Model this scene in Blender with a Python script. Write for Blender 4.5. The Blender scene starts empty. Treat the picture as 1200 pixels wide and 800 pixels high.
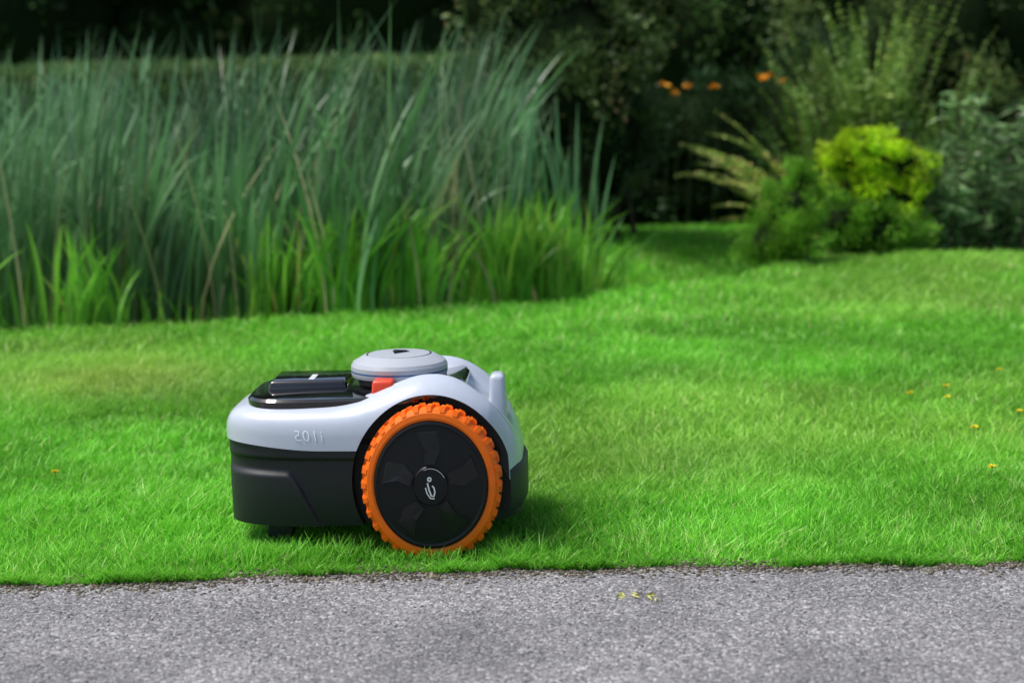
import bpy, bmesh, math
import numpy as np
from mathutils import Vector, Matrix
from mathutils.bvhtree import BVHTree
rng = np.random.default_rng(7)
scene = bpy.context.scene
R = math.radians
VAR = {}

# ------------------------------------------------------------------ helpers
def link(ob, parent=None):
    scene.collection.objects.link(ob)
    if parent is not None:
        ob.parent = parent
    return ob

def np_mesh(name, verts, faces_list, mats, attrs=None, smooth=False, mat_idx=None):
    me = bpy.data.meshes.new(name)
    verts = np.asarray(verts, dtype=np.float32)
    me.vertices.add(len(verts))
    me.vertices.foreach_set("co", verts.ravel())
    tot_loops = sum(f.size for f in faces_list)
    tot_polys = sum(len(f) for f in faces_list)
    me.loops.add(tot_loops)
    me.polygons.add(tot_polys)
    me.loops.foreach_set("vertex_index", np.concatenate([f.ravel() for f in faces_list]).astype(np.int32))
    starts = []; off = 0
    for f in faces_list:
        k = f.shape[1]
        starts.append(off + np.arange(len(f)) * k)
        off += f.size
    me.polygons.foreach_set("loop_start", np.concatenate(starts).astype(np.int32))
    if mat_idx is not None:
        me.polygons.foreach_set("material_index", mat_idx.astype(np.int32))
    if smooth:
        me.polygons.foreach_set("use_smooth", np.ones(tot_polys, dtype=bool))
    for m in mats:
        me.materials.append(m)
    if attrs:
        for k, v in attrs.items():
            a = me.attributes.new(k, 'FLOAT', 'POINT')
            a.data.foreach_set("value", np.asarray(v, dtype=np.float32))
    me.update(calc_edges=True)
    me.validate()
    return me

def vnoise(x,y,s,seed=0):
    x=np.asarray(x)*s+seed*17.3; y=np.asarray(y)*s+seed*9.1
    xi=np.floor(x); yi=np.floor(y); xf=x-xi; yf=y-yi
    def h(a,b):
        r=np.sin(a*127.1+b*311.7+seed*74.7)*43758.5453
        return r-np.floor(r)
    u=xf*xf*(3-2*xf); w=yf*yf*(3-2*yf)
    return (h(xi,yi)*(1-u)+h(xi+1,yi)*u)*(1-w)+(h(xi,yi+1)*(1-u)+h(xi+1,yi+1)*u)*w
def fbm(x,y,s,seed=0):
    return vnoise(x,y,s,seed)*0.55+vnoise(x,y,s*2.1,seed+1)*0.28+vnoise(x,y,s*4.3,seed+2)*0.17
def sstep(a,b,x):
    t=np.clip((x-a)/(b-a),0,1); return t*t*(3-2*t)

class Bag:
    def __init__(self):
        self.v=[]; self.f=[]; self.m=[]; self.tint=[]; self.along=[]; self.n=0
    def add(self, v, f, tint, along, m=0):
        v = np.asarray(v).reshape(-1,3)
        self.v.append(v); self.f.append(np.asarray(f)+self.n); self.m.append(np.full(len(f), m))
        self.tint.append(np.broadcast_to(tint,(len(v),)).copy()); self.along.append(np.broadcast_to(along,(len(v),)).copy())
        self.n += len(v)
    def obj(self, name, mats, smooth=False, parent=None):
        V=np.concatenate(self.v)
        at={"tint":np.concatenate(self.tint),"along":np.concatenate(self.along)}
        if mats[0].name in VAR:
            ns,na,pt=VAR[mats[0].name]
            if pt is not None:
                q=fbm(V[:,0],V[:,1],ns,50)
                p=fbm(V[:,0],V[:,1],pt[0],60)
                p2=np.exp(-((V[:,0]+1.15)/0.35)**2-((V[:,1]-5.0)/0.45)**2)*0.8
                at["patch"]=np.clip(np.clip((p-0.50)/0.25,0,1)*pt[1]+p2*0.6,0,0.75)
            else:
                q=fbm(V[:,0]+0.37*V[:,2],V[:,2]*1.0+0.6*V[:,1],ns*1.4,50)
            at["var"]=1-na+na*1.6*np.clip((q-0.3)/0.4,0,1)
        me = np_mesh(name, V, self.f, mats, at, smooth, np.concatenate(self.m))
        return link(bpy.data.objects.new(name, me), parent)

def ribbons(bag, base, az, H, lean, W, segs=3, power=1.8, droop=0.0, tint=None, face=None, mat=0, prof=None, twist=0.0):
    N = len(base)
    t = np.linspace(0,1,segs+1)[None,:]
    if tint is None: tint = rng.random(N)
    if face is None: face = rng.random(N)*2*np.pi
    H=np.broadcast_to(H,(N,)); lean=np.broadcast_to(lean,(N,)); W=np.broadcast_to(W,(N,)); droop=np.broadcast_to(droop,(N,))
    off = (lean*H)[:,None]*t**power
    z = H[:,None]*(t - droop[:,None]*t**3)
    cx = base[:,0:1]+np.cos(az)[:,None]*off
    cy = base[:,1:2]+np.sin(az)[:,None]*off
    cz = base[:,2:3]+z
    if prof is None: w = np.maximum(1-t**2.2,0.03)
    else: w = prof(t)
    w = 0.5*W[:,None]*w
    fa = face[:,None]+twist*t*(tint[:,None]-0.5)*2
    wx = np.cos(fa)*w; wy=np.sin(fa)*w
    v = np.empty((N,segs+1,2,3))
    v[:,:,0,0]=cx-wx; v[:,:,0,1]=cy-wy; v[:,:,0,2]=cz
    v[:,:,1,0]=cx+wx; v[:,:,1,1]=cy+wy; v[:,:,1,2]=cz
    i0 = (np.arange(N)*(segs+1)*2)[:,None]+(np.arange(segs)*2)[None,:]
    f = np.stack([i0,i0+1,i0+3,i0+2],-1).reshape(-1,4)
    bag.add(v, f, np.repeat(tint,(segs+1)*2), np.broadcast_to(t[:,:,None],(N,segs+1,2)).ravel(), mat)

def norm(a): return a/np.maximum(np.linalg.norm(a,axis=-1,keepdims=True),1e-9)

def leaves(bag, P, D, L, W, tint, along=None, mat=0, fold=0.15, mid=0.45):
    N=len(P); D=norm(D)
    rnd = norm(rng.normal(size=(N,3))+np.array([0,0,0.9]))
    S = norm(np.cross(D, rnd)); Nn = np.cross(S, D)
    L=np.broadcast_to(L,(N,))[:,None]; W=np.broadcast_to(W,(N,))[:,None]
    v = np.empty((N,4,3))
    v[:,0]=P; v[:,2]=P+D*L - Nn*L*0.12
    v[:,1]=P+D*L*mid+S*W*0.5+Nn*W*fold
    v[:,3]=P+D*L*mid-S*W*0.5+Nn*W*fold
    f = (np.arange(N)*4)[:,None]+np.array([[0,1,2,3]])
    if along is None: along = 0.5*np.ones(N)
    bag.add(v,f,np.repeat(tint,4),np.repeat(along,4),mat)

def tube(bag, pts, radii, sides=6, mat=1, tint=0.5):
    pts=np.asarray(pts,float); n=len(pts)
    d = norm(np.gradient(pts,axis=0))
    a = norm(np.cross(d, np.array([0.31,0.9,0.1]))); b=np.cross(d,a)
    th=np.linspace(0,2*np.pi,sides,endpoint=False)
    v = pts[:,None,:]+np.asarray(radii)[:,None,None]*(np.cos(th)[None,:,None]*a[:,None,:]+np.sin(th)[None,:,None]*b[:,None,:])
    fs=[]
    for i in range(n-1):
        for j in range(sides):
            k=(j+1)%sides
            fs.append([i*sides+j,i*sides+k,(i+1)*sides+k,(i+1)*sides+j])
    bag.add(v,np.array(fs),tint,0.5,mat)

# ------------------------------------------------------------------ materials
def new_mat(name):
    m=bpy.data.materials.new(name); m.use_nodes=True
    nt=m.node_tree
    return m, nt, nt.nodes["Principled BSDF"], nt.nodes["Material Output"]

def ramp(nt, stops):
    r=nt.nodes.new("ShaderNodeValToRGB")
    e=r.color_ramp.elements
    while len(e)<len(stops): e.new(0.5)
    for el,(p,c) in zip(e,stops):
        el.position=p; el.color=(c[0],c[1],c[2],1)
    return r

def foliage_mat(name, stops, top=None, topfac=0.6, trans=0.3, rough=0.5, nscale=1.5, namt=0.5, spec=0.3, alongpow=1.0, patch=None):
    m,nt,bsdf,out=new_mat(name)
    N=nt.nodes; Lk=nt.links
    VAR[name]=(nscale,namt,(patch[1],patch[2]) if patch else None)
    at=N.new("ShaderNodeAttribute"); at.attribute_name="tint"
    rp=ramp(nt,stops); Lk.new(at.outputs["Fac"],rp.inputs[0])
    col=rp.outputs[0]
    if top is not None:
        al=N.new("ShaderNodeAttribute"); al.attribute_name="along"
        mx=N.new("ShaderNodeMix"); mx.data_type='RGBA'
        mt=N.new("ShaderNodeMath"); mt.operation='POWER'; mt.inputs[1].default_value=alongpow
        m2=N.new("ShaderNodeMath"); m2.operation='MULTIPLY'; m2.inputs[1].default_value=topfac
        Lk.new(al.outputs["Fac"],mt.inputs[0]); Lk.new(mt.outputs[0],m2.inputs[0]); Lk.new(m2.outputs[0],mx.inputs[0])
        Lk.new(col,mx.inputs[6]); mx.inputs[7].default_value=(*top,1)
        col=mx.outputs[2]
    if patch is not None:
        pa=N.new("ShaderNodeAttribute"); pa.attribute_name="patch"
        mx2=N.new("ShaderNodeMix"); mx2.data_type='RGBA'; Lk.new(pa.outputs["Fac"],mx2.inputs[0])
        Lk.new(col,mx2.inputs[6]); mx2.inputs[7].default_value=(*patch[0],1); col=mx2.outputs[2]
    va=N.new("ShaderNodeAttribute"); va.attribute_name="var"
    vm=N.new("ShaderNodeVectorMath"); vm.operation='SCALE'
    Lk.new(col,vm.inputs[0]); Lk.new(va.outputs["Fac"],vm.inputs["Scale"])
    Lk.new(vm.outputs[0],bsdf.inputs["Base Color"])
    bsdf.inputs["Roughness"].default_value=rough
    bsdf.inputs["Specular IOR Level"].default_value=spec
    tr=N.new("ShaderNodeBsdfTranslucent"); Lk.new(vm.outputs[0],tr.inputs[0])
    mxs=N.new("ShaderNodeMixShader"); mxs.inputs[0].default_value=trans
    Lk.new(bsdf.outputs[0],mxs.inputs[1]); Lk.new(tr.outputs[0],mxs.inputs[2]); Lk.new(mxs.outputs[0],out.inputs[0])
    return m

def plain(name,col,rough=0.5,spec=0.5,metal=0.0,coat=0.0,nscale=60,namt=0.08,bump=0.0,bscale=400):
    m,nt,bsdf,out=new_mat(name); N=nt.nodes; Lk=nt.links
    tc=N.new("ShaderNodeTexCoord")
    nz=N.new("ShaderNodeTexNoise"); nz.inputs["Scale"].default_value=nscale; nz.inputs["Detail"].default_value=3
    Lk.new(tc.outputs["Object"],nz.inputs["Vector"])
    mr=N.new("ShaderNodeMapRange"); mr.inputs[3].default_value=1-namt; mr.inputs[4].default_value=1+namt
    Lk.new(nz.outputs["Fac"],mr.inputs[0])
    vm=N.new("ShaderNodeVectorMath"); vm.operation='SCALE'; vm.inputs[0].default_value=col
    Lk.new(mr.outputs[0],vm.inputs["Scale"]); Lk.new(vm.outputs[0],bsdf.inputs["Base Color"])
    mr2=N.new("ShaderNodeMapRange"); mr2.inputs[3].default_value=max(rough-0.06,0.02); mr2.inputs[4].default_value=min(rough+0.08,1)
    Lk.new(nz.outputs["Fac"],mr2.inputs[0]); Lk.new(mr2.outputs[0],bsdf.inputs["Roughness"])
    bsdf.inputs["Specular IOR Level"].default_value=spec
    bsdf.inputs["Metallic"].default_value=metal
    bsdf.inputs["Coat Weight"].default_value=coat
    bsdf.inputs["Coat Roughness"].default_value=0.06
    if bump>0:
        n2=N.new("ShaderNodeTexNoise"); n2.inputs["Scale"].default_value=bscale
        Lk.new(tc.outputs["Object"],n2.inputs["Vector"])
        b=N.new("ShaderNodeBump"); b.inputs["Strength"].default_value=bump; b.inputs["Distance"].default_value=0.001
        Lk.new(n2.outputs["Fac"],b.inputs["Height"]); Lk.new(b.outputs[0],bsdf.inputs["Normal"])
    return m

# ------------------------------------------------------------------ terrain
EX=np.array([-30,-4,-2.1,-1.0,0.3,0.95,1.2,1.45,1.8,2.3,4,30]); EY=np.array([6.1,6.15,6.2,6.38,6.7,7.2,7.55,7.95,8.25,8.1,8.0,8.0])
def edge(x): return np.interp(x,EX,EY)
def hgt(x,y):
    x=np.asarray(x,float); y=np.asarray(y,float)
    e=edge(x)
    near=sstep(2.9,3.4,y)
    h=0.02*(vnoise(x,y,0.9,1)-0.5)*near*sstep(40,10,y)
    h=h+0.05*np.exp(-((x-2.0)/0.7)**2-((y-7.7)/0.7)**2)
    gate=sstep(0.15,0.5,x)*sstep(1.7,1.15,x)
    d_=y-e
    h=h-0.20*sstep(0.0,0.28,d_)*gate*(1-sstep(0.7,2.4,d_))+0.045*np.where(d_<0,np.exp(-(d_/0.6)**2),np.exp(-(d_/0.12)**2))*gate
    h=h+0.02*sstep(8.3,10.0,y)*sstep(-0.1,0.4,x)*sstep(40,13,y)
    h=h-0.12*sstep(0.0,0.5,d_)*sstep(0.1,-0.3,x)*sstep(14,11,y)
    return h
PATH_Y=2.85
def axis(a,b,n,ext):
    core=np.linspace(a,b,n); o=np.array(ext)
    return np.concatenate([a-o[::-1],core,b+o])
gx=axis(-5,5,160,[1,2.5,5,10,20,45,100,200]); gy=axis(-1,14,260,[1,2.5,5,10,20,45,100,200])
X,Y=np.meshgrid(gx,gy); Z=hgt(X,Y)
nx,ny=len(gx),len(gy)
idx=np.arange(nx*ny).reshape(ny,nx)
F=np.stack([idx[:-1,:-1],idx[:-1,1:],idx[1:,1:],idx[1:,:-1]],-1).reshape(-1,4)
m,nt,bsdf,out=new_mat("soil_and_turf"); N=nt.nodes
tc=N.new("ShaderNodeTexCoord"); nz=N.new("ShaderNodeTexNoise"); nz.inputs["Scale"].default_value=14; nz.inputs["Detail"].default_value=5
nt.links.new(tc.outputs["Object"],nz.inputs["Vector"])
rp=ramp(nt,[(0.3,(0.05,0.09,0.012)),(0.5,(0.08,0.19,0.02)),(0.7,(0.12,0.29,0.03))]); nt.links.new(nz.outputs["Fac"],rp.inputs[0])
nt.links.new(rp.outputs[0],bsdf.inputs["Base Color"]); bsdf.inputs["Roughness"].default_value=0.95
bp=N.new("ShaderNodeBump"); bp.inputs["Distance"].default_value=0.02; nt.links.new(nz.outputs["Fac"],bp.inputs["Height"]); nt.links.new(bp.outputs[0],bsdf.inputs["Normal"])
me=np_mesh("ground",np.stack([X,Y,Z],-1).reshape(-1,3),[F],[m],smooth=True)
link(bpy.data.objects.new("ground",me))

# ------------------------------------------------------------------ asphalt path
m,nt,bsdf,out=new_mat("asphalt"); N=nt.nodes; Lk=nt.links
tc=N.new("ShaderNodeTexCoord")
vo=N.new("ShaderNodeTexVoronoi"); vo.inputs["Scale"].default_value=230; Lk.new(tc.outputs["Object"],vo.inputs["Vector"])
sep=N.new("ShaderNodeSeparateColor"); Lk.new(vo.outputs["Color"],sep.inputs[0])
rp=ramp(nt,[(0.0,(0.10,0.098,0.103)),(0.5,(0.175,0.17,0.177)),(0.85,(0.27,0.262,0.27)),(1.0,(0.46,0.45,0.45))]); Lk.new(sep.outputs[0],rp.inputs[0])
nz=N.new("ShaderNodeTexNoise"); nz.inputs["Scale"].default_value=3.5; nz.inputs["Detail"].default_value=6; Lk.new(tc.outputs["Object"],nz.inputs["Vector"])
mr=N.new("ShaderNodeMapRange"); mr.inputs[1].default_value=0.3; mr.inputs[2].default_value=0.7; mr.inputs[3].default_value=0.72; mr.inputs[4].default_value=1.2; Lk.new(nz.outputs["Fac"],mr.inputs[0])
vm=N.new("ShaderNodeVectorMath"); vm.operation='SCALE'; Lk.new(rp.outputs[0],vm.inputs[0]); Lk.new(mr.outputs[0],vm.inputs["Scale"])
Lk.new(vm.outputs[0],bsdf.inputs["Base Color"]); bsdf.inputs["Roughness"].default_value=0.85
nb=N.new("ShaderNodeTexNoise"); nb.inputs["Scale"].default_value=120; nb.inputs["Detail"].default_value=4; Lk.new(tc.outputs["Object"],nb.inputs["Vector"])
ad=N.new("ShaderNodeMath"); ad.operation='SUBTRACT'; Lk.new(nb.outputs["Fac"],ad.inputs[0]); Lk.new(vo.outputs["Distance"],ad.inputs[1])
bp=N.new("ShaderNodeBump"); bp.inputs["Strength"].default_value=0.8; bp.inputs["Distance"].default_value=0.003; Lk.new(ad.outputs[0],bp.inputs["Height"]); Lk.new(bp.outputs[0],bsdf.inputs["Normal"])
asphalt=m
def path_edge(x): return PATH_Y-0.015+0.045*(vnoise(x,0,9,3)-0.5)+0.045*(vnoise(x,0,2.6,4)-0.5)+0.018*(vnoise(x,0,35,6)-0.5)
xs=np.concatenate([[-200,-60,-20,-8],np.linspace(-4,4,600),[8,20,60,200]])
rows=[np.stack([xs,np.full_like(xs,y),np.full_like(xs,0.012)],-1) for y in np.linspace(-1.5,2.7,12)]
rows.append(np.stack([xs,path_edge(xs)-0.02,np.full_like(xs,0.012)],-1))
rows.append(np.stack([xs,path_edge(xs),np.full_like(xs,0.009)],-1))
rows.append(np.stack([xs,path_edge(xs)+0.008,np.full_like(xs,-0.02)],-1))
V=np.stack(rows); a,b=V.shape[:2]; idx=np.arange(a*b).reshape(a,b)
F=np.stack([idx[:-1,:-1],idx[:-1,1:],idx[1:,1:],idx[1:,:-1]],-1).reshape(-1,4)
link(bpy.data.objects.new("asphalt_path",np_mesh("asphalt_path",V.reshape(-1,3),[F],[asphalt],smooth=True)))

def chips(name,n,smin,smax,yr,mats,bias=False):
    bm=Bag()
    px=rng.uniform(-1.7,1.7,n); py=rng.uniform(yr[0],yr[1],n)
    if bias: py=path_edge(px)+rng.normal(-0.018,0.025,n)
    s=rng.uniform(smin,smax,n)
    octv=np.array([[1,0,0],[0,1,0],[-1,0,0],[0,-1,0],[0.1,0,0.8],[0,0,-0.7]],float)
    v=octv[None]*(1+rng.uniform(-0.35,0.35,(n,6,3)))
    v=v*s[:,None,None]
    th=rng.random(n)*6.28; c,sn=np.cos(th)[:,None],np.sin(th)[:,None]
    vx=v[...,0]*c-v[...,1]*sn+px[:,None]; vy=v[...,0]*sn+v[...,1]*c+py[:,None]; vz=v[...,2]*0.7+0.0125
    V=np.stack([vx,vy,vz],-1)
    tri=np.array([[0,1,4],[1,2,4],[2,3,4],[3,0,4],[1,0,5],[2,1,5],[3,2,5],[0,3,5]])
    F=((np.arange(n)*6)[:,None,None]+tri[None]).reshape(-1,3)
    bm.add(V,F,np.repeat(rng.random(n),6),0.5,0)
    return bm.obj(name,mats)
def chipmat(name,st):
    m,nt,bsdf,out=new_mat(name); at=nt.nodes.new("ShaderNodeAttribute"); at.attribute_name="tint"
    rp=ramp(nt,st); nt.links.new(at.outputs["Fac"],rp.inputs[0]); nt.links.new(rp.outputs[0],bsdf.inputs["Base Color"]); bsdf.inputs["Roughness"].default_value=0.9
    return m
chips("path_gravel",15000,0.001,0.0032,(2.0,2.82),[chipmat("stone_chips",[(0.0,(0.09,0.088,0.094)),(0.5,(0.19,0.185,0.19)),(0.85,(0.34,0.33,0.335)),(1.0,(0.6,0.58,0.55))])])
chips("edge_soil",7000,0.0015,0.005,(2.7,2.84),[chipmat("soil_crumbs",[(0.0,(0.04,0.03,0.02)),(0.6,(0.10,0.08,0.05)),(1.0,(0.3,0.27,0.2))])],True)

# ------------------------------------------------------------------ lawn
MX,MY,MYAW=-0.147,3.165,R(-2)
def to_local(x,y):
    dx=x-MX; dy=y-MY; c,s=math.cos(-MYAW),math.sin(-MYAW)
    return dx*c-dy*s, dx*s+dy*c
lawn_stops=[(0.0,(0.07,0.25,0.014)),(0.35,(0.13,0.45,0.025)),(0.7,(0.22,0.64,0.045)),(0.93,(0.40,0.76,0.14)),(1.0,(0.64,0.64,0.3))]
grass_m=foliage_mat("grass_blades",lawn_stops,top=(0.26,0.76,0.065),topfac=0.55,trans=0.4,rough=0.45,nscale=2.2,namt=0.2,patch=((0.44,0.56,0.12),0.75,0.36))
bag=Bag()
def lawn_zone(n,xr,yr,Hm,W,segs,full=False):
    x=rng.uniform(*xr,n); y=rng.uniform(*yr,n)
    e=edge(x)+0.1*(vnoise(x,y,5,5)-0.5)
    second=(x>0.15)&(x<2.0)
    pe=path_edge(x)
    keep=(y>pe+0.002)&((y<e+0.1)|(second&(y<10.4)))
    thin=fbm(x,y,2.3,70)
    keep&=rng.random(n)<0.55+0.9*thin
    x=x[keep]; y=y[keep]; pe=pe[keep]
    lx,ly=to_local(x,y)
    inwheel=(np.abs(lx)<0.06)&(np.abs(np.abs(ly)-0.17)<0.032)
    k=~inwheel
    x=x[k]; y=y[k]; lx=lx[k]; ly=ly[k]; pe=pe[k]
    under=(lx>-0.42)&(lx<0.18)&(np.abs(ly)<0.19)
    n=len(x)
    tuft=vnoise(x,y,7,7)*0.45+vnoise(x,y,19,8)*0.55
    H=Hm*(0.4+1.0*tuft)*rng.uniform(0.55,1.3,n)
    H=H*(0.4+0.6*sstep(0.0,0.12,y-pe))
    H=np.where(under,np.minimum(H,0.022),H)
    H=np.where((np.abs(lx)<0.12)&(ly<-0.17)&(ly>-0.32),H*0.65,H)
    tint=np.clip(rng.normal(0.46,0.26,n)+0.5*(fbm(x,y,3.1,9)-0.5)+0.45*(tuft-0.5),0,1)
    dead=rng.random(n)<0.03; tint[dead]=1
    az=vnoise(x,y,1.4,11)*9+rng.normal(0,1.8,n)
    ribbons(bag,np.stack([x,y,hgt(x,y)-0.003],-1),az,H,rng.uniform(0.15,1.3,n),W*rng.uniform(0.7,1.3,n),segs=segs,tint=tint)
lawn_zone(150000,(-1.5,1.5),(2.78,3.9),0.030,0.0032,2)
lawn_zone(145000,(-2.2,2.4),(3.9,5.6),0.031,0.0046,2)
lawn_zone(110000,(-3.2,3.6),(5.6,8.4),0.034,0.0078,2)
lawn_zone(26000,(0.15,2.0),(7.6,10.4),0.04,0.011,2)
n=13000; x=rng.uniform(-1.6,1.6,n); y=path_edge(x)+np.abs(rng.normal(0,0.022,n))-0.010
gate=sstep(0.25,0.8,vnoise(x,0,9,13)*0.6+vnoise(x,0,27,14)*0.4)
ribbons(bag,np.stack([x,y,np.full(n,0.008)],-1),rng.normal(-np.pi/2,1.1,n),rng.uniform(0.010,0.034,n)*(0.25+gate),rng.uniform(0.4,1.6,n),rng.uniform(0.0022,0.004,n),segs=2,tint=np.clip(rng.normal(0.42,0.27,n),0,1))
n=1300; lx=rng.uniform(-0.42,0.2,n); ly=np.where(rng.random(n)<0.8,rng.normal(-0.20,0.022,n),rng.normal(0.2,0.03,n))
c,s=math.cos(MYAW),math.sin(MYAW); x=MX+lx*c-ly*s; y=MY+lx*s+ly*c
Hh=rng.uniform(0.022,0.046,n)*np.where(np.abs(lx)<0.11,0.6,1.0)
ribbons(bag,np.stack([x,y,hgt(x,y)],-1),rng.uniform(0,6.28,n),Hh,rng.uniform(0.2,0.9,n),0.003,segs=3)
n=2200; cxs=rng.uniform(-2.2,2.4,130); cys=3.0+rng.random(130)**1.0*4.0; i=rng.integers(0,130,n)
x=cxs[i]+rng.normal(0,0.03,n); y=cys[i]+rng.normal(0,0.03,n); lx,ly=to_local(x,y)
k=(y<edge(x))&(y>path_edge(x)+0.05)&~((np.abs(lx)<0.5)&(np.abs(ly)<0.26)); x=x[k];y=y[k];n=len(x)
ribbons(bag,np.stack([x,y,hgt(x,y)],-1),rng.uniform(0,6.28,n),rng.uniform(0.025,0.05,n),rng.uniform(0.3,1.2,n),0.004,segs=3,tint=np.clip(rng.normal(0.3,0.2,n),0,1))
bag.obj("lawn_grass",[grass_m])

bag=Bag()
yel=plain("dandelion_yellow",(0.88,0.74,0.03),0.7); stem=plain("dandelion_stem",(0.12,0.25,0.03),0.6)
for (x,y) in [(1.10,4.28),(1.14,4.45),(1.06,3.88),(1.22,4.07),(-1.0,3.62),(1.35,4.7),(0.98,3.45),(1.02,4.35),(-0.6,4.9)]:
    z=float(hgt(x,y))
    tube(bag,[(x,y,z),(x+0.004,y,z+0.02),(x+0.006,y,z+0.034)],[0.001,0.001,0.001],5,1)
    k=34; th=rng.random(k)*6.28; D=np.stack([np.cos(th),np.sin(th),rng.uniform(0.1,0.9,k)],-1)
    leaves(bag,np.tile([[x+0.006,y,z+0.034]],(k,1)),D,0.010,0.004,rng.random(k))
bag.obj("dandelion_flowers",[yel,stem])
bag=Bag(); k=14
P=np.stack([0.2+rng.normal(0,0.022,k),2.66+rng.normal(0,0.008,k),np.full(k,0.016)],-1)
D=rng.normal(size=(k,3))*np.array([1,1,0.12]); leaves(bag,P,D,rng.uniform(0.010,0.022,k),0.005,rng.random(k))
bag.obj("fallen_leaves",[plain("dry_leaf",(0.42,0.42,0.12),0.7)])

# ------------------------------------------------------------------ reeds
reed_m=foliage_mat("reed_leaf",[(0,(0.035,0.12,0.03)),(0.3,(0.075,0.23,0.05)),(0.6,(0.12,0.32,0.085)),(0.92,(0.24,0.45,0.17)),(0.965,(0.46,0.42,0.18)),(1,(0.66,0.58,0.3))],
    top=(0.17,0.31,0.18),topfac=0.6,trans=0.27,rough=0.38,nscale=1.4,namt=0.5,spec=0.45,alongpow=0.9)
iris_m=foliage_mat("iris_leaf",[(0,(0.07,0.25,0.02)),(0.5,(0.14,0.46,0.03)),(0.92,(0.3,0.6,0.07)),(1,(0.6,0.44,0.14))],
    top=(0.26,0.58,0.07),topfac=0.4,trans=0.35,rough=0.4,nscale=3,namt=0.4)
blade=lambda t: np.maximum(np.minimum(1.0,0.55+1.6*t)*(1-t**4),0.02)
def clumps(n,xr,yr,k,sd):
    cx=rng.uniform(*xr,n//k); cy=rng.uniform(*yr,n//k)
    i=rng.integers(0,len(cx),n)
    return cx[i]+rng.normal(0,sd,n), cy[i]+rng.normal(0,sd,n), i, len(cx)
bag=Bag()
x,y,i,nc=clumps(2800,(-3.6,0.02),(6.55,9.0),20,0.06)
n=len(x)
ch=np.clip(rng.normal(1.0,0.09,nc),0.82,1.16)[i]; ca=rng.normal(0.2,0.9,nc)[i]; cl=np.abs(rng.normal(0.10,0.10,nc))[i]
topv=(1.09+0.14*sstep(6.6,9,y))*ch
topv=topv*(1-0.08*sstep(-0.2,0.1,x))
H=np.clip(topv*rng.uniform(0.58,1.1,n),0.3,1.40)
az=ca+rng.normal(0,0.9,n)
ribbons(bag,np.stack([x,y,hgt(x,y)-0.02],-1),az,H,cl+np.abs(rng.normal(0.08,0.11,n)),rng.uniform(0.012,0.027,n),segs=9,power=2.0,droop=np.abs(rng.normal(0,0.06,n)),tint=np.clip(rng.random(n)*0.965+rng.normal(0,0.03,n),0,1),face=rng.normal(0,0.9,n),prof=blade,twist=1.8)
n=240; x=rng.uniform(-3.2,-0.1,n); y=rng.uniform(6.6,8,n)
ribbons(bag,np.stack([x,y,hgt(x,y)],-1),rng.normal(0,0.5,n)+np.where(rng.random(n)<.35,np.pi,0),rng.uniform(0.8,1.15,n),rng.uniform(0.3,0.55,n),rng.uniform(0.012,0.022,n),segs=12,power=3.0,droop=rng.uniform(0.2,0.5,n),tint=rng.uniform(0.2,0.97,n),face=rng.normal(0,0.5,n),prof=blade,twist=1.0)
n=240; x=rng.uniform(-3.2,0.0,n); y=rng.uniform(6.5,8,n)
ribbons(bag,np.stack([x,y,hgt(x,y)],-1),rng.uniform(0,6.28,n),rng.uniform(0.3,0.95,n),rng.uniform(0.05,0.5,n),0.011,segs=6,tint=np.ones(n)*0.99,prof=blade)
bag.obj("reed_bed",[reed_m])

def iris(name,n,xr,yr,H0,H1,k=12,sd=0.05,fanw=0.3,W=(0.012,0.02),mat=None):
    bag=Bag(); x,y,i,_=clumps(n,xr,yr,k,sd); y=np.maximum(y,edge(x)+0.02+0.12*vnoise(x,0,4,40))
    ribbons(bag,np.stack([x,y,hgt(x,y)-0.01],-1),np.where(rng.random(n)<0.6,0,np.pi)+rng.normal(0,0.6,n),rng.uniform(H0,H1,n),np.abs(rng.normal(0.15,fanw,n)),rng.uniform(*W,n),
       segs=7,power=1.9,droop=np.abs(rng.normal(0,0.10,n)),face=rng.normal(0,0.6,n),prof=blade,twist=0.8)
    return bag.obj(name,[mat or iris_m])
iris("iris_clump",420,(-0.95,-0.33),(6.5,6.85),0.22,0.52)
iris("iris_clump",380,(-0.2,0.34),(6.75,7.2),0.2,0.50)
iris("iris_clump",190,(-2.4,-1.5),(6.35,6.7),0.2,0.5)
iris("marsh_grass",420,(-3.0,0.5),(6.2,6.9),0.05,0.2,k=10,sd=0.06,W=(0.005,0.010))
bag=Bag(); n=26; x=rng.normal(0.28,0.06,n); y=rng.normal(7.6,0.08,n)
ribbons(bag,np.stack([x,y,hgt(x,y)],-1),rng.uniform(0,6.28,n),rng.uniform(0.45,0.9,n),np.abs(rng.normal(0.1,0.1,n)),0.018,segs=8,face=rng.normal(0,0.6,n),prof=blade,tint=rng.uniform(0,0.6,n))
n=9; x=rng.normal(0.32,0.08,n); y=rng.normal(7.4,0.08,n)
ribbons(bag,np.stack([x,y,hgt(x,y)],-1),rng.normal(0,0.5,n),rng.uniform(0.3,0.45,n),rng.uniform(0.3,0.7,n),0.010,segs=8,face=rng.normal(0,0.6,n),prof=blade,tint=rng.uniform(0,0.7,n))
bag.obj("reed_clump",[reed_m])

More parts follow.
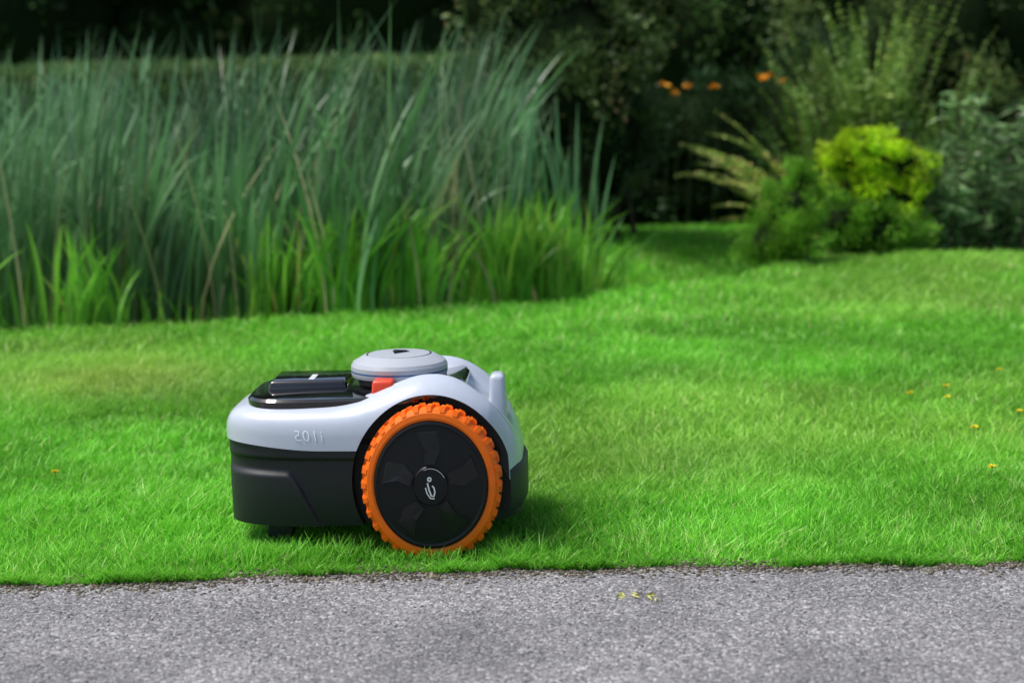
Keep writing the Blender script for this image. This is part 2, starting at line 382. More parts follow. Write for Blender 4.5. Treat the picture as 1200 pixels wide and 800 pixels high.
# ------------------------------------------------------------------ shrubs
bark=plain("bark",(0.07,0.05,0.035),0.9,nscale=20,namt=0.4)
core_m=plain("dark_core_fill",(0.012,0.02,0.008),1.0,spec=0.0,nscale=30,namt=0.6)  # near-black solid fill added behind the leaves, painting the foliage's shaded interior
def ico(sub):
    bm=bmesh.new(); bmesh.ops.create_icosphere(bm,subdivisions=sub,radius=1.0)
    v=np.array([p.co[:] for p in bm.verts]); f=np.array([[q.index for q in p.verts] for p in bm.faces]); bm.free(); return v,f
ICO=ico(3)
def shrub(name,blobs,n,L,W,mat,core=0.72,nclump=26,csize=0.3,up=0.4,rand=0.7,seedtint=0.25,stems=True):
    bag=Bag(); blobs=np.array(blobs,float)
    area=(blobs[:,3]*blobs[:,5]+blobs[:,4]*blobs[:,5]); pr=area/area.sum()
    C=[];CB=[]
    for bi,b in enumerate(blobs):
        d=norm(rng.normal(size=(nclump,3))+np.array([0,-0.35,0.25]))
        rr=rng.uniform(0.62,1.05,(nclump,1))
        C.append(b[:3]+d*b[3:]*rr); CB+= [bi]*nclump
    C=np.concatenate(C); CB=np.array(CB)
    ct=rng.uniform(-seedtint,seedtint,len(C))
    pc=pr[CB]/nclump; pc/=pc.sum()
    ci=rng.choice(len(C),n,p=pc)
    r=blobs[CB[ci],3:6]
    d=rng.normal(size=(n,3)); P=C[ci]+norm(d)*rng.random((n,1))**0.5*r*csize
    outd=norm(P-blobs[CB[ci],:3])
    D=norm(outd+norm(rng.normal(size=(n,3)))*rand+np.array([0,0,up]))
    P[:,2]=np.maximum(P[:,2],0.01)
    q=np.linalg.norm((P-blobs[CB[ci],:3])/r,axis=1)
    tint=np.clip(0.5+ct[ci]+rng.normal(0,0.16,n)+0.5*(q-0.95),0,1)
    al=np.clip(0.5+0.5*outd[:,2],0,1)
    leaves(bag,P,D,L*rng.uniform(0.6,1.25,n),W*rng.uniform(0.7,1.2,n),tint,al)
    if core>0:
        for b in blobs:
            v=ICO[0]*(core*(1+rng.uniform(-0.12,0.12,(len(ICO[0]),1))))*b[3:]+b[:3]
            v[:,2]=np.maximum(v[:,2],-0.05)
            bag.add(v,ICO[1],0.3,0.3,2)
    if stems:
        for j in rng.choice(len(C),min(len(C),16),replace=False):
            b=blobs[CB[j]]; p0=np.array([b[0]+rng.normal(0,0.04),b[1]+rng.normal(0,0.04),-0.02]); p2=C[j]
            pm=(p0+p2)/2+np.array([0,0,0.1])*b[5]
            rad=0.012+0.012*b[5]
            tube(bag,[p0,p0*0.5+pm*0.5+rng.normal(0,.01,3),pm,(pm+p2)/2,p2],[rad,rad*.8,rad*.6,rad*.4,rad*.2],5,1)
    return bag.obj(name,[mat,bark,core_m])

dark=foliage_mat("dark_shrub_leaf",[(0,(0.02,0.05,0.012)),(0.5,(0.05,0.12,0.028)),(0.85,(0.11,0.2,0.05)),(1,(0.2,0.2,0.08))],trans=0.25,rough=0.45,nscale=1.5,namt=0.45,spec=0.4)
dark2=foliage_mat("evergreen_leaf",[(0,(0.012,0.03,0.01)),(0.6,(0.035,0.09,0.028)),(1,(0.09,0.18,0.07))],trans=0.15,rough=0.4,nscale=2.5,namt=0.45,spec=0.4)
rus=foliage_mat("cotoneaster_leaf",[(0,(0.03,0.07,0.016)),(0.5,(0.10,0.17,0.05)),(0.8,(0.2,0.28,0.09)),(1,(0.35,0.26,0.11))],trans=0.28,rough=0.5,nscale=3,namt=0.45)
hedge_m=foliage_mat("hedge_leaf",[(0,(0.06,0.12,0.03)),(0.5,(0.12,0.22,0.06)),(1,(0.2,0.32,0.1))],trans=0.2,rough=0.6,nscale=1,namt=0.3)
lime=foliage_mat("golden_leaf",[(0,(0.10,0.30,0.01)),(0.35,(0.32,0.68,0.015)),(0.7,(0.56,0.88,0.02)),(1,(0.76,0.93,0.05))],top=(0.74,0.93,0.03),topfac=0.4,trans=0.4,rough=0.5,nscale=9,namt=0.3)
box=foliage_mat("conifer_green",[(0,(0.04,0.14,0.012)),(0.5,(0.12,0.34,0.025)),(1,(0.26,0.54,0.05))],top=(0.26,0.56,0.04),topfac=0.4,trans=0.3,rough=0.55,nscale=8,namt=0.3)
grayl=foliage_mat("willowy_leaf",[(0,(0.05,0.13,0.04)),(0.5,(0.14,0.28,0.09)),(1,(0.3,0.45,0.19))],trans=0.25,rough=0.4,nscale=4,namt=0.45,spec=0.4)

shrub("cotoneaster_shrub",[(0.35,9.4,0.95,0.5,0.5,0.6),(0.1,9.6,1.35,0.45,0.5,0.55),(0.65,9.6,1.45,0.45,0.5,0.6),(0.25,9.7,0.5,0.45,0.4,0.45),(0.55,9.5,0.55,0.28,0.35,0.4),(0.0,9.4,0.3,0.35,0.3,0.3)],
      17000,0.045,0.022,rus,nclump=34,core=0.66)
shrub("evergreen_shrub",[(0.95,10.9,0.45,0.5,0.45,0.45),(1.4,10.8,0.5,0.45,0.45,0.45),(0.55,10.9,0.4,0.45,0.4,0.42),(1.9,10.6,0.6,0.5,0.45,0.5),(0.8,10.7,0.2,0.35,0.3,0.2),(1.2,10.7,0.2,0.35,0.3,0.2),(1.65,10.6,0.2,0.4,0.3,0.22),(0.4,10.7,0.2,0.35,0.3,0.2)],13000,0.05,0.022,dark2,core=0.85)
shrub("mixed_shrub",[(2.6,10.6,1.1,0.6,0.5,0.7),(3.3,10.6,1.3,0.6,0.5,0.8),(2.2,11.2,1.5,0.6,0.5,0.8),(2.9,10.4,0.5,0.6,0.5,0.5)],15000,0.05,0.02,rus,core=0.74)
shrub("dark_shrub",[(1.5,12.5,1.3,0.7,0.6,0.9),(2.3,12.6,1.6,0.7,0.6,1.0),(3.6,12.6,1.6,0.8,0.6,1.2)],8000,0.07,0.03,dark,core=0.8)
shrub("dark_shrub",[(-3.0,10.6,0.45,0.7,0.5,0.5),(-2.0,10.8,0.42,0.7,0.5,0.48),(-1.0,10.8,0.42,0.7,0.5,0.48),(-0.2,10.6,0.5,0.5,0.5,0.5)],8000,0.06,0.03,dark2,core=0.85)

def clipped_hedge(name,x0,x1,y0,y1,z1,n,mat):
    bag=Bag()
    f=rng.random(n)
    x=rng.uniform(x0,x1,n); y=rng.uniform(y0,y1,n); z=rng.uniform(0.02,z1,n)
    side=f<0.5; y=np.where(side,y0+rng.normal(0,0.04,n),y); z=np.where(side,z,z1+rng.normal(0,0.03,n))
    z=z+0.06*(vnoise(x,y,1.3,33)-0.5)
    D=rng.normal(size=(n,3))+np.where(side[:,None],np.array([0,-0.8,0.4]),np.array([0,0,1.0]))
    leaves(bag,np.stack([x,y,z],-1),D,0.07,0.04,rng.random(n))
    b=np.array([[x0,y0+.06,0],[x1,y0+.06,0],[x1,y1,0],[x0,y1,0],[x0,y0+.06,z1-.06],[x1,y0+.06,z1-.06],[x1,y1,z1-.06],[x0,y1,z1-.06]])
    bag.add(b,np.array([[0,1,5,4],[1,2,6,5],[2,3,7,6],[3,0,4,7],[4,5,6,7]]),0.3,0.3,1)
    return bag.obj(name,[mat,core_m])
clipped_hedge("clipped_hedge",-7,6.5,17.5,18.6,1.22,26000,hedge_m)

def tree(name,x,y,H,r,n,mat,leaf=0.16):
    bl=[]
    for k in range(7):
        a=rng.random()*6.28; rr=r*0.5*rng.random()
        bl.append((x+math.cos(a)*rr,y+math.sin(a)*rr*0.6,H*rng.uniform(0.3,0.85),r*rng.uniform(0.45,0.7),r*0.5,H*rng.uniform(0.16,0.24)))
    bl.append((x,y,H*0.22,r*0.75,r*0.5,H*0.22))
    bl.append((x,y+0.4,H*0.36,r*0.85,r*0.5,H*0.22))
    ob=shrub(name,bl,n,leaf,leaf*0.5,mat,core=0.9,nclump=22,stems=False)
    b=Bag(); pts=[(x,y,-0.1),(x+.05,y,H*.3),(x-.05,y,H*.6),(x,y,H*.85)]
    tube(b,pts,[0.22,0.17,0.1,0.03],8,0)
    for k in range(6):
        a=rng.random()*6.28; z=H*rng.uniform(.25,.6)
        tube(b,[(x,y,z),(x+math.cos(a)*r*.3,y+math.sin(a)*r*.3,z+H*.08),(x+math.cos(a)*r*.6,y+math.sin(a)*r*.5,z+H*.13)],[.08,.05,.02],6,0)
    t=b.obj("trunk",[bark]); t.parent=ob
    return ob
for (x,y,H,r) in [(-10,24,7,2.6),(-7,23,6,2.4),(-4.2,24,7,2.5),(-1.4,23,6.5,2.4),(1.5,24,7,2.5),(4.2,23,6,2.4),(7,24,7,2.6),(10,23.5,7,2.6),
                  (-8.5,27,8,3.0),(-5.5,27,8,3.0),(-2.8,27,8,3.0),(0,27,8,3.0),(2.9,27,8,3.0),(5.7,27,8,3.0),(8.5,27,8,3.0)]:
    tree("broadleaf_tree",x,y,H,r,4200,dark)

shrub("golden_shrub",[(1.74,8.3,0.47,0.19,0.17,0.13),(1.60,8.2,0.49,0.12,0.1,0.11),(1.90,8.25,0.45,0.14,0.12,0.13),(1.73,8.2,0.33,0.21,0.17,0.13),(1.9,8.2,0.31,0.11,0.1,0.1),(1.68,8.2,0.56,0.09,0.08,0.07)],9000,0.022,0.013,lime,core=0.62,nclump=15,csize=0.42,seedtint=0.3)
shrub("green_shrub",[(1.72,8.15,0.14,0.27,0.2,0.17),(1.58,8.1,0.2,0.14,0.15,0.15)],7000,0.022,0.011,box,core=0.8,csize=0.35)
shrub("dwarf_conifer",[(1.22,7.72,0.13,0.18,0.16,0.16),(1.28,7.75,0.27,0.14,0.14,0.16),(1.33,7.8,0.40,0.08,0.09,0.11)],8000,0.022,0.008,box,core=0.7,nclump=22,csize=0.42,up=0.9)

bag=Bag()
for k in range(85):
    x=rng.uniform(2.02,2.85); y=rng.uniform(8.15,8.8); z0=float(hgt(x,y)); hh=rng.uniform(0.2,0.78)
    lx,ly=rng.normal(0,0.1,2)
    pts=[(x,y,z0),(x+lx*.4,y+ly*.4,z0+hh*.5),(x+lx,y+ly-0.03,z0+hh)]
    tube(bag,pts,[0.006,0.004,0.002],5,1)
    m_=50; t=rng.uniform(0.03,1,m_); P=np.stack([x+lx*t,y+ly*t,z0+hh*t],-1)
    th=rng.random(m_)*6.28; D=np.stack([np.cos(th),np.sin(th)-0.2,rng.uniform(-0.5,0.5,m_)],-1)
    leaves(bag,P,D,rng.uniform(0.06,0.12,m_),0.018,np.clip(rng.normal(0.5,0.2,m_)+0.3*(t-0.6),0,1),t,0,mid=0.5)
bag.obj("willowy_shrub",[grayl,bark])

fern_m=foliage_mat("fern_frond",[(0,(0.08,0.16,0.03)),(0.5,(0.18,0.33,0.05)),(0.85,(0.36,0.49,0.10)),(1,(0.5,0.42,0.14))],trans=0.35,rough=0.5,nscale=4,namt=0.45)
def fern(name,x0,y0,fr):
    bag=Bag()
    for (az,Lf,elev,curl,wmax,tt) in fr:
        n=38; s=np.linspace(0,1,n); ang=elev-curl*s**1.5
        dr=np.cos(ang)*Lf/n; dz=np.sin(ang)*Lf/n
        rr=np.cumsum(dr); zz=np.cumsum(dz)
        z0=float(hgt(x0,y0)); ox,oy=rng.normal(0,0.06,2)
        C=np.stack([x0+ox+np.cos(az)*rr,y0+oy+np.sin(az)*rr,z0+zz],-1)
        tube(bag,C[::3],np.linspace(0.005,0.001,len(C[::3])),4,1)
        T=norm(np.gradient(C,axis=0)); S=norm(np.cross(T,np.array([0,0,1.0])+1e-3))
        S=norm(S+0.35*rng.normal(size=3))
        w=wmax*np.minimum(s*3.5,1)*(1-s)**0.7
        sel=s>0.12
        for sg in (1,-1):
            D=sg*S+T*0.55+np.array([0,0,-0.15])+rng.normal(0,0.08,(n,3))
            leaves(bag,C[sel],D[sel],np.maximum(w[sel],0.008),0.026,np.clip(rng.normal(tt,0.15,sel.sum()),0,1),s[sel],0,mid=0.35)
    return bag.obj(name,[fern_m,bark])
U=rng.uniform
fern("fern",1.62,8.9,[(R(U(150,215)),U(0.75,0.98),R(U(50,75)),R(U(30,70)),0.12,0.8) for _ in range(11)]+
     [(R(U(170,250)),U(0.6,0.8),R(U(20,45)),R(50),0.10,0.8) for _ in range(4)])
fern("fern",1.95,9.3,[(R(U(0,360)),U(1.05,1.45),R(U(72,88)),R(U(8,45)),0.13,0.45) for _ in range(46)])
fern("fern",1.7,9.5,[(R(U(0,360)),U(0.8,1.25),R(U(60,85)),R(U(20,60)),0.12,0.4) for _ in range(30)])
fern("fern",2.35,9.4,[(R(U(0,360)),U(0.7,1.1),R(U(60,85)),R(U(20,60)),0.12,0.3) for _ in range(26)])

bag=Bag(); org=plain("lily_orange",(0.92,0.42,0.02),0.5); sg=plain("lily_stem",(0.03,0.07,0.015),0.6)
for (x,z) in [(0.93,0.88),(0.99,0.83),(1.22,0.86),(1.07,0.87),(1.50,0.90),(1.56,0.92),(1.61,0.88)]:
    y=10.15; tube(bag,[(x,y+.1,0),(x+.02,y+.05,z*.6),(x,y,z)],[.003,.003,.002],5,1)
    k=9; th=rng.random(k)*6.28; D=np.stack([np.cos(th),np.sin(th)-0.5,rng.uniform(-.2,.9,k)],-1)
    leaves(bag,np.tile([[x,y,z]],(k,1)),D,U(0.035,0.05),0.025,rng.random(k))
bag.obj("day_lilies",[org,sg])

# ------------------------------------------------------------------ robot mower
mower=bpy.data.objects.new("robot_lawn_mower",None); link(mower)
mower.location=(MX,MY,0.0); mower.rotation_euler=(0,0,MYAW)
BZ,BS=0.010,1.105
def body(p):  return (p[0]*0.96,p[1],BZ+p[2]*BS)
white=plain("shell_light_grey",(0.45,0.495,0.585),0.30,0.5,coat=0.35,nscale=90,namt=0.03,bump=0.05,bscale=1500)
blackp=plain("chassis_black",(0.018,0.020,0.024),0.48,0.4,nscale=120,namt=0.15,bump=0.15,bscale=1800)
gloss=plain("gloss_black",(0.006,0.006,0.008),0.07,0.6,coat=0.8,nscale=20,namt=0.05)
hubm=plain("hub_black",(0.005,0.006,0.008),0.42,0.3,nscale=80,namt=0.1)
hubg=plain("hub_facet",(0.008,0.009,0.011),0.24,0.4,nscale=80,namt=0.1)
orange=plain("tread_orange",(0.95,0.165,0.004),0.5,0.35,nscale=60,namt=0.14,bump=0.1)
greyd=plain("dial_grey",(0.38,0.405,0.45),0.35,0.5,nscale=60,namt=0.03)
blue=plain("dial_blue",(0.03,0.10,0.25),0.25,0.5)
red=plain("stop_red",(0.75,0.06,0.02),0.35,0.5)
mark=plain("mark_light",(0.7,0.72,0.75),0.5)
darkmark=plain("mark_grey",(0.8,0.8,0.82),0.5)

def interp_s(x,pts):
    xs,ys=zip(*pts)
    k=np.linspace(-0.02,0.02,9)
    return np.mean([np.interp(x+d,xs,ys) for d in k],axis=0)
CX,A=-0.115,0.287
ZF=[(-.42,.232),(-.36,.234),(-.30,.238),(-.17,.242),(-.12,.252),(-.07,.272),(-.02,.288),(.03,.288),(.07,.274),(.11,.246),(.14,.222),(.18,.19)]
ZC=[(-.42,.228),(-.35,.234),(-.1,.238),(-.02,.246),(.03,.258),(.06,.250),(.10,.226),(.14,.205),(.18,.18)]
def Bw(x): return np.interp(x,[-.42,-.25,-.1,.1,.18],[.168,.178,.186,.188,.18])
def loft(name,mats,section,n=3.6,M=260,a=A,cx=CX):
    ph0=math.asin(0.28**(n/2)); phs=np.linspace(ph0,math.pi-ph0,M)
    u=-np.sign(np.cos(phs))*np.abs(np.cos(phs))**(2/n); bf=np.sin(phs)**(2/n)
    rings=[]
    for uu,bb in zip(u,bf):
        x=cx+a*uu
        yz=section(x,Bw(x)*bb,uu)
        rings.append(np.column_stack([np.full(len(yz),x),yz]))
    V=np.array(rings); K=V.shape[1]
    bm=bmesh.new()
    bv=[[bm.verts.new(body(p)) for p in r] for r in V]
    for i in range(M-1):
        for j in range(K):
            k=(j+1)%K
            bm.faces.new([bv[i][j],bv[i][k],bv[i+1][k],bv[i+1][j]])
    bm.faces.new(bv[0][::-1]); bm.faces.new(bv[-1])
    bmesh.ops.recalc_face_normals(bm,faces=bm.faces)
    me=bpy.data.meshes.new(name); bm.to_mesh(me); bm.free()
    for m_ in mats: me.materials.append(m_)
    return bpy.data.objects.new(name,me)
def shell_sec(x,b,u):
    K=61; ph=np.linspace(0,math.pi,K); e=0.42
    c=np.cos(ph); s=np.sin(ph)
    y=-b*np.sign(c)*np.abs(c)**e
    s=np.maximum(s,0)**e
    z0=0.168-0.062*float(sstep(0.11,0.15,x))+0.010*float(sstep(-.2,-.4,x))
    w=sstep(0.35,0.75,np.abs(y)/max(Bw(x),1e-6))
    zt=(1-w)*interp_s(x,ZC)+w*interp_s(x,ZF)
    roll=max(1-abs(u)**20,0)**0.5
    z=z0+(zt-z0)*s*roll
    y=y*(1-0.10*((z-z0)/0.09).clip(0,1.3)**2)
    return np.column_stack([y,z])
def chassis_sec(x,b,u):
    K=60; zb=0.037; zt=0.178-0.05*float(sstep(0.115,0.15,x))
    z=np.linspace(zb,zt,K); q=(z-zb)/(zt-zb)
    bb=b*0.972
    line=0.128-0.105*sstep(-0.27,-0.19,x)
    raised=sstep(line+0.006,line-0.006,z)
    raised2=sstep(0.148,0.156,z)
    y=bb*(1-0.10*(1-q)**3-0.02*(1-q)) -0.010*(1-np.maximum(raised,raised2))*min(1,b/0.1)
    near=np.column_stack([-y,z]); far=np.column_stack([y[::-1],z[::-1]])
    return np.concatenate([near,far])
WZ=0.127
def cyl_cutter(rx,rz,y0,y1,mat,zc):
    bm=bmesh.new(); bmesh.ops.create_cone(bm,cap_ends=True,segments=96,radius1=1,radius2=1,depth=abs(y1-y0))
    bmesh.ops.rotate(bm,verts=bm.verts,cent=(0,0,0),matrix=Matrix.Rotation(math.pi/2,3,'X'))
    bmesh.ops.scale(bm,verts=bm.verts,vec=(rx,1,rz))
    bmesh.ops.translate(bm,verts=bm.verts,vec=(0.002,(y0+y1)/2,zc))
    me=bpy.data.meshes.new("cut"); bm.to_mesh(me); bm.free(); me.materials.append(mat)
    return link(bpy.data.objects.new("cut",me))
def cut(ob,cutters,name,parent,angle=28):
    link(ob)
    for c_ in cutters:
        md=ob.modifiers.new("b",'BOOLEAN'); md.operation='DIFFERENCE'; md.object=c_; md.solver='EXACT'; md.material_mode='TRANSFER'
    bpy.context.view_layer.update()
    dg=bpy.context.evaluated_depsgraph_get()
    me=bpy.data.meshes.new_from_object(ob.evaluated_get(dg),depsgraph=dg)
    bpy.data.objects.remove(ob); me.name=name
    me.polygons.foreach_set("use_smooth",np.ones(len(me.polygons),dtype=bool))
    me.set_sharp_from_angle(angle=R(angle))
    return link(bpy.data.objects.new(name,me),parent)
cutters=[cyl_cutter(0.143,0.161,-0.30,-0.128,blackp,0.130),cyl_cutter(0.143,0.161,0.128,0.30,blackp,0.130)]
shell=cut(loft("s",[white],shell_sec),cutters,"top_shell",mower)
chassis=cut(loft("c",[blackp],chassis_sec,a=A-0.004),cutters,"chassis",mower,35)
for c_ in cutters: bpy.data.objects.remove(c_)

def finish(bm,name,mats,smooth=True,angle=30,parent=mower,bevel=0,xf=True):
    if bevel: bmesh.ops.bevel(bm,geom=bm.edges[:],offset=bevel,segments=3,affect='EDGES',profile=0.5)
    if xf:
        for v in bm.verts: v.co=Vector(body(v.co))
    bmesh.ops.recalc_face_normals(bm,faces=bm.faces)
    me=bpy.data.meshes.new(name); bm.to_mesh(me); bm.free()
    for m_ in mats: me.materials.append(m_)
    if smooth:
        me.polygons.foreach_set("use_smooth",np.ones(len(me.polygons),dtype=bool)); me.set_sharp_from_angle(angle=R(angle))
    return link(bpy.data.objects.new(name,me),parent)
def bbox(bm,x0,x1,y0,y1,z0,z1,mi=0,taper=1.0):
    cx,cy=(x0+x1)/2,(y0+y1)/2
    v=[]
    for z,tp in ((z0,1),(z1,taper)):
        for x,y in ((x0,y0),(x1,y0),(x1,y1),(x0,y1)):
            v.append(bm.verts.new((cx+(x-cx)*tp,cy+(y-cy)*tp,z)))
    fs=[(0,3,2,1),(4,5,6,7),(0,1,5,4),(1,2,6,5),(2,3,7,6),(3,0,4,7)]
    for f in fs:
        q=bm.faces.new([v[i] for i in f]); q.material_index=mi
    return v
def revolve(bm,prof,seg=96,axis='Z',mi=0,center=(0,0,0),mis=None):
    rings=[]
    for k in range(seg):
        a=2*math.pi*k/seg; r_=[]
        for (r,h) in prof:
            if axis=='Z': p=(center[0]+r*math.cos(a),center[1]+r*math.sin(a),center[2]+h)
            else: p=(center[0]+r*math.cos(a),center[1]+h,center[2]+r*math.sin(a))
            r_.append(bm.verts.new(p))
        rings.append(r_)
    for k in range(seg):
        n_=rings[(k+1)%seg]; c_=rings[k]
        for j in range(len(prof)-1):
            f=bm.faces.new([c_[j],c_[j+1],n_[j+1],n_[j]]); f.material_index=(mis[j] if mis else mi)
    bmesh.ops.remove_doubles(bm,verts=bm.verts,dist=1e-6)

def deck_plate():
    bm=bmesh.new(); M=72
    layers=[(1.0,-0.006),(1.0,0.004),(0.975,0.0085),(0.8,0.0105),(0.4,0.012)]
    rings=[]
    for sc,dz in layers:
        r_=[]
        for k in range(M):
            a=2*math.pi*k/M; c,s=math.cos(a),math.sin(a)
            u=math.copysign(abs(c)**0.45,c); w=math.copysign(abs(s)**0.5,s)
            x=-0.145+0.212*u*sc; y=0.142*w*sc
            r_.append(bm.verts.new((x,y,float(interp_s(-0.145+0.2*u*sc,[(-.42,.236),(-.1,.239),(-.02,.246),(.03,.258),(.1,.262)]))+dz)))
        rings.append(r_)
    for i in range(len(rings)-1):
        for k in range(M):
            bm.faces.new([rings[i][k],rings[i][(k+1)%M],rings[i+1][(k+1)%M],rings[i+1][k]])
    bm.faces.new(rings[-1])
    return bm
finish(deck_plate(),"deck_panel",[gloss])
bm=bmesh.new(); bbox(bm,-0.325,-0.165,-0.035,0.100,0.243,0.262,taper=0.92); finish(bm,"display_hood",[gloss],bevel=0.006)
bm=bmesh.new()
for k in range(5): bbox(bm,-0.245,-0.234,0.03-0.012*k,0.037-0.012*k,0.2615,0.2627)
finish(bm,"display_marks",[darkmark],smooth=False)
bm=bmesh.new(); DX,DY=-0.068,0.0
revolve(bm,[(0.0,0.0),(0.080,0.0),(0.082,0.008),(0.092,0.012),(0.094,0.017),(0.094,0.020),(0.0945,0.023),(0.094,0.030),(0.090,0.036),(0.070,0.046),(0.064,0.0475),(0.063,0.0462),(0.061,0.0462),(0.060,0.048),(0.030,0.0495),(0.0,0.050)],
        center=(DX,DY,0.254),mis=[0,3,3,0,0,1,0,0,0,0,3,3,0,0,0])
finish(bm,"sensor_dial",[greyd,blue,gloss,blackp],angle=25)
bm=bmesh.new()
tri=[(DX+0.024*math.cos(t),DY+0.024*math.sin(t)) for t in (0.2,2.3,4.4)]
lo=[bm.verts.new((p[0],p[1],0.3028)) for p in tri]; hi=[bm.verts.new((DX+(p[0]-DX)*.6,DY+(p[1]-DY)*.6,0.3070)) for p in tri]
bm.faces.new(hi); bm.faces.new(lo[::-1])
for i in range(3): bm.faces.new([lo[i],lo[(i+1)%3],hi[(i+1)%3],hi[i]])
finish(bm,"dial_emblem",[hubg],smooth=False)
bm=bmesh.new(); bbox(bm,-0.110,-0.066,-0.128,-0.080,0.246,0.273,taper=0.88); finish(bm,"stop_button",[red],bevel=0.005)
bm=bmesh.new(); bbox(bm,0.106,0.143,-0.062,0.005,0.19,0.270,taper=0.78); finish(bm,"rear_post",[white],bevel=0.009)
bm=bmesh.new(); M=30
pts=[]
for k in range(M+1):
    w=-1+2*k/M; y=0.172*w; x=CX+(A+0.004)*(1-abs(w)**3.6*0.97)**(1/3.6)
    pts.append((x,y))
def band(bm,pts,z0,z1,th):
    rg=[]
    for (x,y) in pts:
        rg.append([bm.verts.new((x-th,y*0.97,z0+.004)),bm.verts.new((x-0.004,y,z0)),bm.verts.new((x+0.003,y,z0+0.012)),bm.verts.new((x+0.003,y,z1-0.008)),bm.verts.new((x-0.002,y,z1)),bm.verts.new((x-th,y*0.97,z1))])
    for i in range(len(rg)-1):
        for j in range(6):
            k=(j+1)%6; bm.faces.new([rg[i][j],rg[i][k],rg[i+1][k],rg[i+1][j]])
    bm.faces.new(rg[0][::-1]); bm.faces.new(rg[-1])
band(bm,pts[4:-4],0.052,0.128,0.02); finish(bm,"rear_bumper",[blackp])

WR=0.1345
def wheel(side):
    sgn=-1 if side<0 else 1
    root=bpy.data.objects.new("drive_wheel",None); link(root,mower)
    root.location=(0.004,0,WZ+0.007); root.scale=(0.935,1,1.065)
    P=lambda l:[(r,sgn*h) for r,h in l]
    bm=bmesh.new()
    revolve(bm,P([(0.098,0.150),(0.126,0.150),(0.129,0.153),(0.1295,0.184),(0.128,0.189),(0.122,0.1935),(0.1135,0.1945),(0.1092,0.193),(0.1082,0.186)]),axis='Y',seg=120)
    nl=32
    for k in range(nl):
        for half in (0,1):
            a0=2*math.pi*(k+0.5*half)/nl; da=0.056
            y0,y1=(0.150,0.171) if half else (0.168,0.1895)
            sk=0.03 if half else -0.03
            vs=[]
            for (aa,yy,ss) in ((-da,y0,sk),(da,y0,sk),(da,y1,0),(-da,y1,0)):
                for rr,tp in ((0.126,1.0),(WR,0.7)):
                    a=a0+aa*tp+ss
                    vs.append(bm.verts.new((rr*math.cos(a),sgn*(yy if rr<0.13 else (y0+y1)/2+(yy-(y0+y1)/2)*0.8),rr*math.sin(a))))
            q=vs
            for f in ((0,2,3,1),(2,4,5,3),(4,6,7,5),(6,0,1,7),(1,3,5,7),(0,6,4,2)):
                bm.faces.new([q[i] for i in f])
            if not half:
                vs=[]
                for (aa,r0) in ((-da*0.85,0.1250),(da*0.85,0.1250),(da*0.8,0.1328),(-da*0.8,0.1328)):
                    for yy in (0.183,0.1930):
                        a=a0+aa*(0.75 if yy>0.19 else 1); vs.append(bm.verts.new((r0*math.cos(a),sgn*(yy-(0.0035 if r0>0.13 else 0.0)),r0*math.sin(a))))
                q=vs
                for f in ((0,2,3,1),(2,4,5,3),(4,6,7,5),(6,0,1,7),(1,3,5,7),(0,6,4,2)):
                    bm.faces.new([q[i] for i in f])
    finish(bm,"tread",[orange],parent=root,angle=25,xf=False)
    bm=bmesh.new()
    revolve(bm,P([(0.0,0.150),(0.1075,0.150),(0.1088,0.190),(0.1078,0.196),(0.104,0.1975),(0.100,0.196),(0.060,0.199),(0.034,0.200),(0.032,0.202),(0.0,0.203)]),axis='Y',seg=120)
    finish(bm,"hub",[hubm],parent=root,angle=20,xf=False)
    bm=bmesh.new()
    for k in range(5):
        a=2*math.pi*k/5+0.35
        def pt(r,da,y): return bm.verts.new((r*math.cos(a+da),sgn*y,r*math.sin(a+da)))
        f1=[pt(0.038,-0.25,0.1992),pt(0.064,-0.36,0.1982),pt(0.093,-0.20,0.1960),pt(0.094,0.22,0.1960),pt(0.066,0.12,0.1982),pt(0.040,0.25,0.1992)]
        tl=[0.0045,0.001,0.001,0.0035,0.0045,0.0045]
        f2=[bm.verts.new((v.co.x*0.985,v.co.y+sgn*t_,v.co.z*0.985)) for v,t_ in zip(f1,tl)]
        cc=bm.verts.new((sum(v.co.x for v in f2)/6,sum(v.co.y for v in f2)/6,sum(v.co.z for v in f2)/6))
        for i in range(6):
            bm.faces.new([f2[i],f2[(i+1)%6],cc])
            bm.faces.new([f1[i],f1[(i+1)%6],f2[(i+1)%6],f2[i]])
    finish(bm,"hub_blades",[hubg],parent=root,smooth=False,xf=False)
    bm=bmesh.new()
    def stroke(pl,w):
        prev=None
        for i,(x,z) in enumerate(pl):
            j=min(i+1,len(pl)-1); k=max(i-1,0)
            dx=pl[j][0]-pl[k][0]; dz=pl[j][1]-pl[k][1]; l=math.hypot(dx,dz) or 1
            nx_,nz_=-dz/l*w,dx/l*w
            c_=(bm.verts.new((x+nx_,sgn*0.2045,z+nz_)),bm.verts.new((x-nx_,sgn*0.2045,z-nz_)))
            if prev: bm.faces.new([prev[0],prev[1],c_[1],c_[0]])
            prev=c_
    stroke([(-0.006,0.006),(-0.003,-0.006),(0.001,-0.016),(0.006,-0.017),(0.008,-0.009),(0.006,-0.002),(0.003,0.001)],0.0014)
    stroke([(-0.010,-0.002),(-0.007,-0.012),(-0.001,-0.020),(0.007,-0.021)],0.0011)
    stroke([(-0.002+0.003*math.cos(t),0.012+0.003*math.sin(t)) for t in np.linspace(0,6.28,14)],0.0014)
    stroke([(0.030*math.cos(t),0.030*math.sin(t)) for t in np.linspace(0.5,2.0,20)],0.0004)
    finish(bm,"wheel_emblem",[mark],parent=root,smooth=False,xf=False)
wheel(-1); wheel(1)
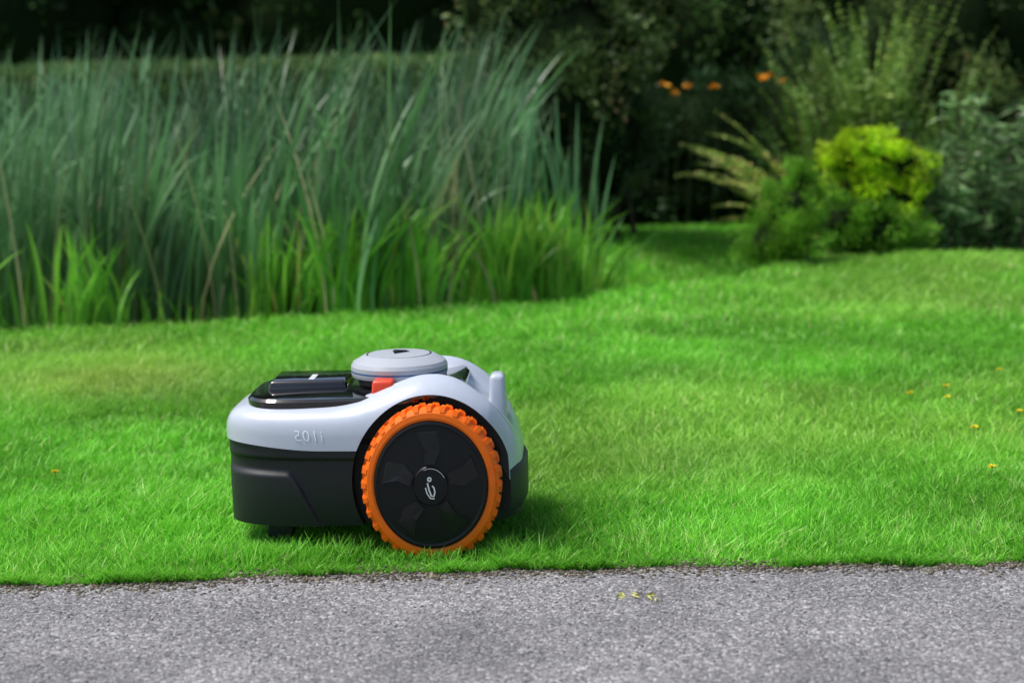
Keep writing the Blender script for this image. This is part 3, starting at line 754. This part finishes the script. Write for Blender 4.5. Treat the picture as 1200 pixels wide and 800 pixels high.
for sy in (-0.06,0.06):
    bm=bmesh.new(); revolve(bm,[(0.0,-0.014),(0.022,-0.014),(0.026,-0.008),(0.026,0.008),(0.022,0.014),(0.0,0.014)],axis='Y',center=(-0.29,sy,0.027),seg=32)
    bbox(bm,-0.305,-0.275,sy-0.02,sy+0.02,0.03,0.07)
    finish(bm,"front_caster",[blackp],xf=False)
cu=bpy.data.curves.new("lbl",'FONT'); cu.body="i105"; cu.size=0.029; cu.space_character=1.15; cu.offset=-0.0003
to=link(bpy.data.objects.new("lbl",cu)); bpy.context.view_layer.update()
dg=bpy.context.evaluated_depsgraph_get(); tm=bpy.data.meshes.new_from_object(to.evaluated_get(dg)); bpy.data.objects.remove(to)
bm=bmesh.new(); bm.from_mesh(tm)
bmesh.ops.triangulate(bm,faces=bm.faces)
bmesh.ops.subdivide_edges(bm,edges=[e for e in bm.edges if e.calc_length()>0.003],cuts=3)
bms=bmesh.new(); bms.from_mesh(shell.data); bvh=BVHTree.FromBMesh(bms)
for v in bm.verts:
    sh=0.18*v.co.y
    x=-0.186-(v.co.x+sh)*0.95; z=0.214+v.co.y*0.95
    hit=bvh.ray_cast(Vector((x,-0.5,z)),Vector((0,1,0)))
    v.co=Vector((x,(hit[0].y if hit[0] else -0.18)-0.0014,z))
bms.free()
finish(bm,"side_label",[plain("label_white",(0.82,0.85,0.9),0.4)],smooth=False,xf=False)

# ------------------------------------------------------------------ light
w=bpy.data.worlds.new("World"); scene.world=w; w.use_nodes=True
nt=w.node_tree; bg=nt.nodes["Background"]
sky=nt.nodes.new("ShaderNodeTexSky"); sky.sky_type='NISHITA'; sky.sun_disc=False
el,azs=R(62),R(-92)
sky.sun_elevation=el; sky.sun_rotation=azs; sky.air_density=1.0; sky.dust_density=3.0
nt.links.new(sky.outputs[0],bg.inputs[0]); bg.inputs[1].default_value=0.15
sun=bpy.data.lights.new("sun",'SUN'); sun.energy=4.3; sun.angle=R(20); sun.color=(1,0.97,0.91)
so=link(bpy.data.objects.new("sun",sun))
d=Vector((math.sin(azs)*math.cos(el),math.cos(azs)*math.cos(el),math.sin(el)))
so.rotation_euler=d.to_track_quat('Z','Y').to_euler(); so.location=(0,0,10)

# ------------------------------------------------------------------ camera
cam=bpy.data.cameras.new("camera"); co=link(bpy.data.objects.new("camera",cam))
cam.lens=60; cam.sensor_width=36; cam.clip_end=1000; cam.clip_start=0.05
co.matrix_world=Matrix.Translation((0,0,0.806))@Matrix.Rotation(R(90-8.0),4,'X')@Matrix.Rotation(R(-1.3),4,'Z')
cam.dof.use_dof=True; cam.dof.focus_distance=3.08; cam.dof.aperture_fstop=3.3
scene.camera=co
scene.view_settings.view_transform='Standard'; scene.view_settings.look='None'; scene.view_settings.exposure=0
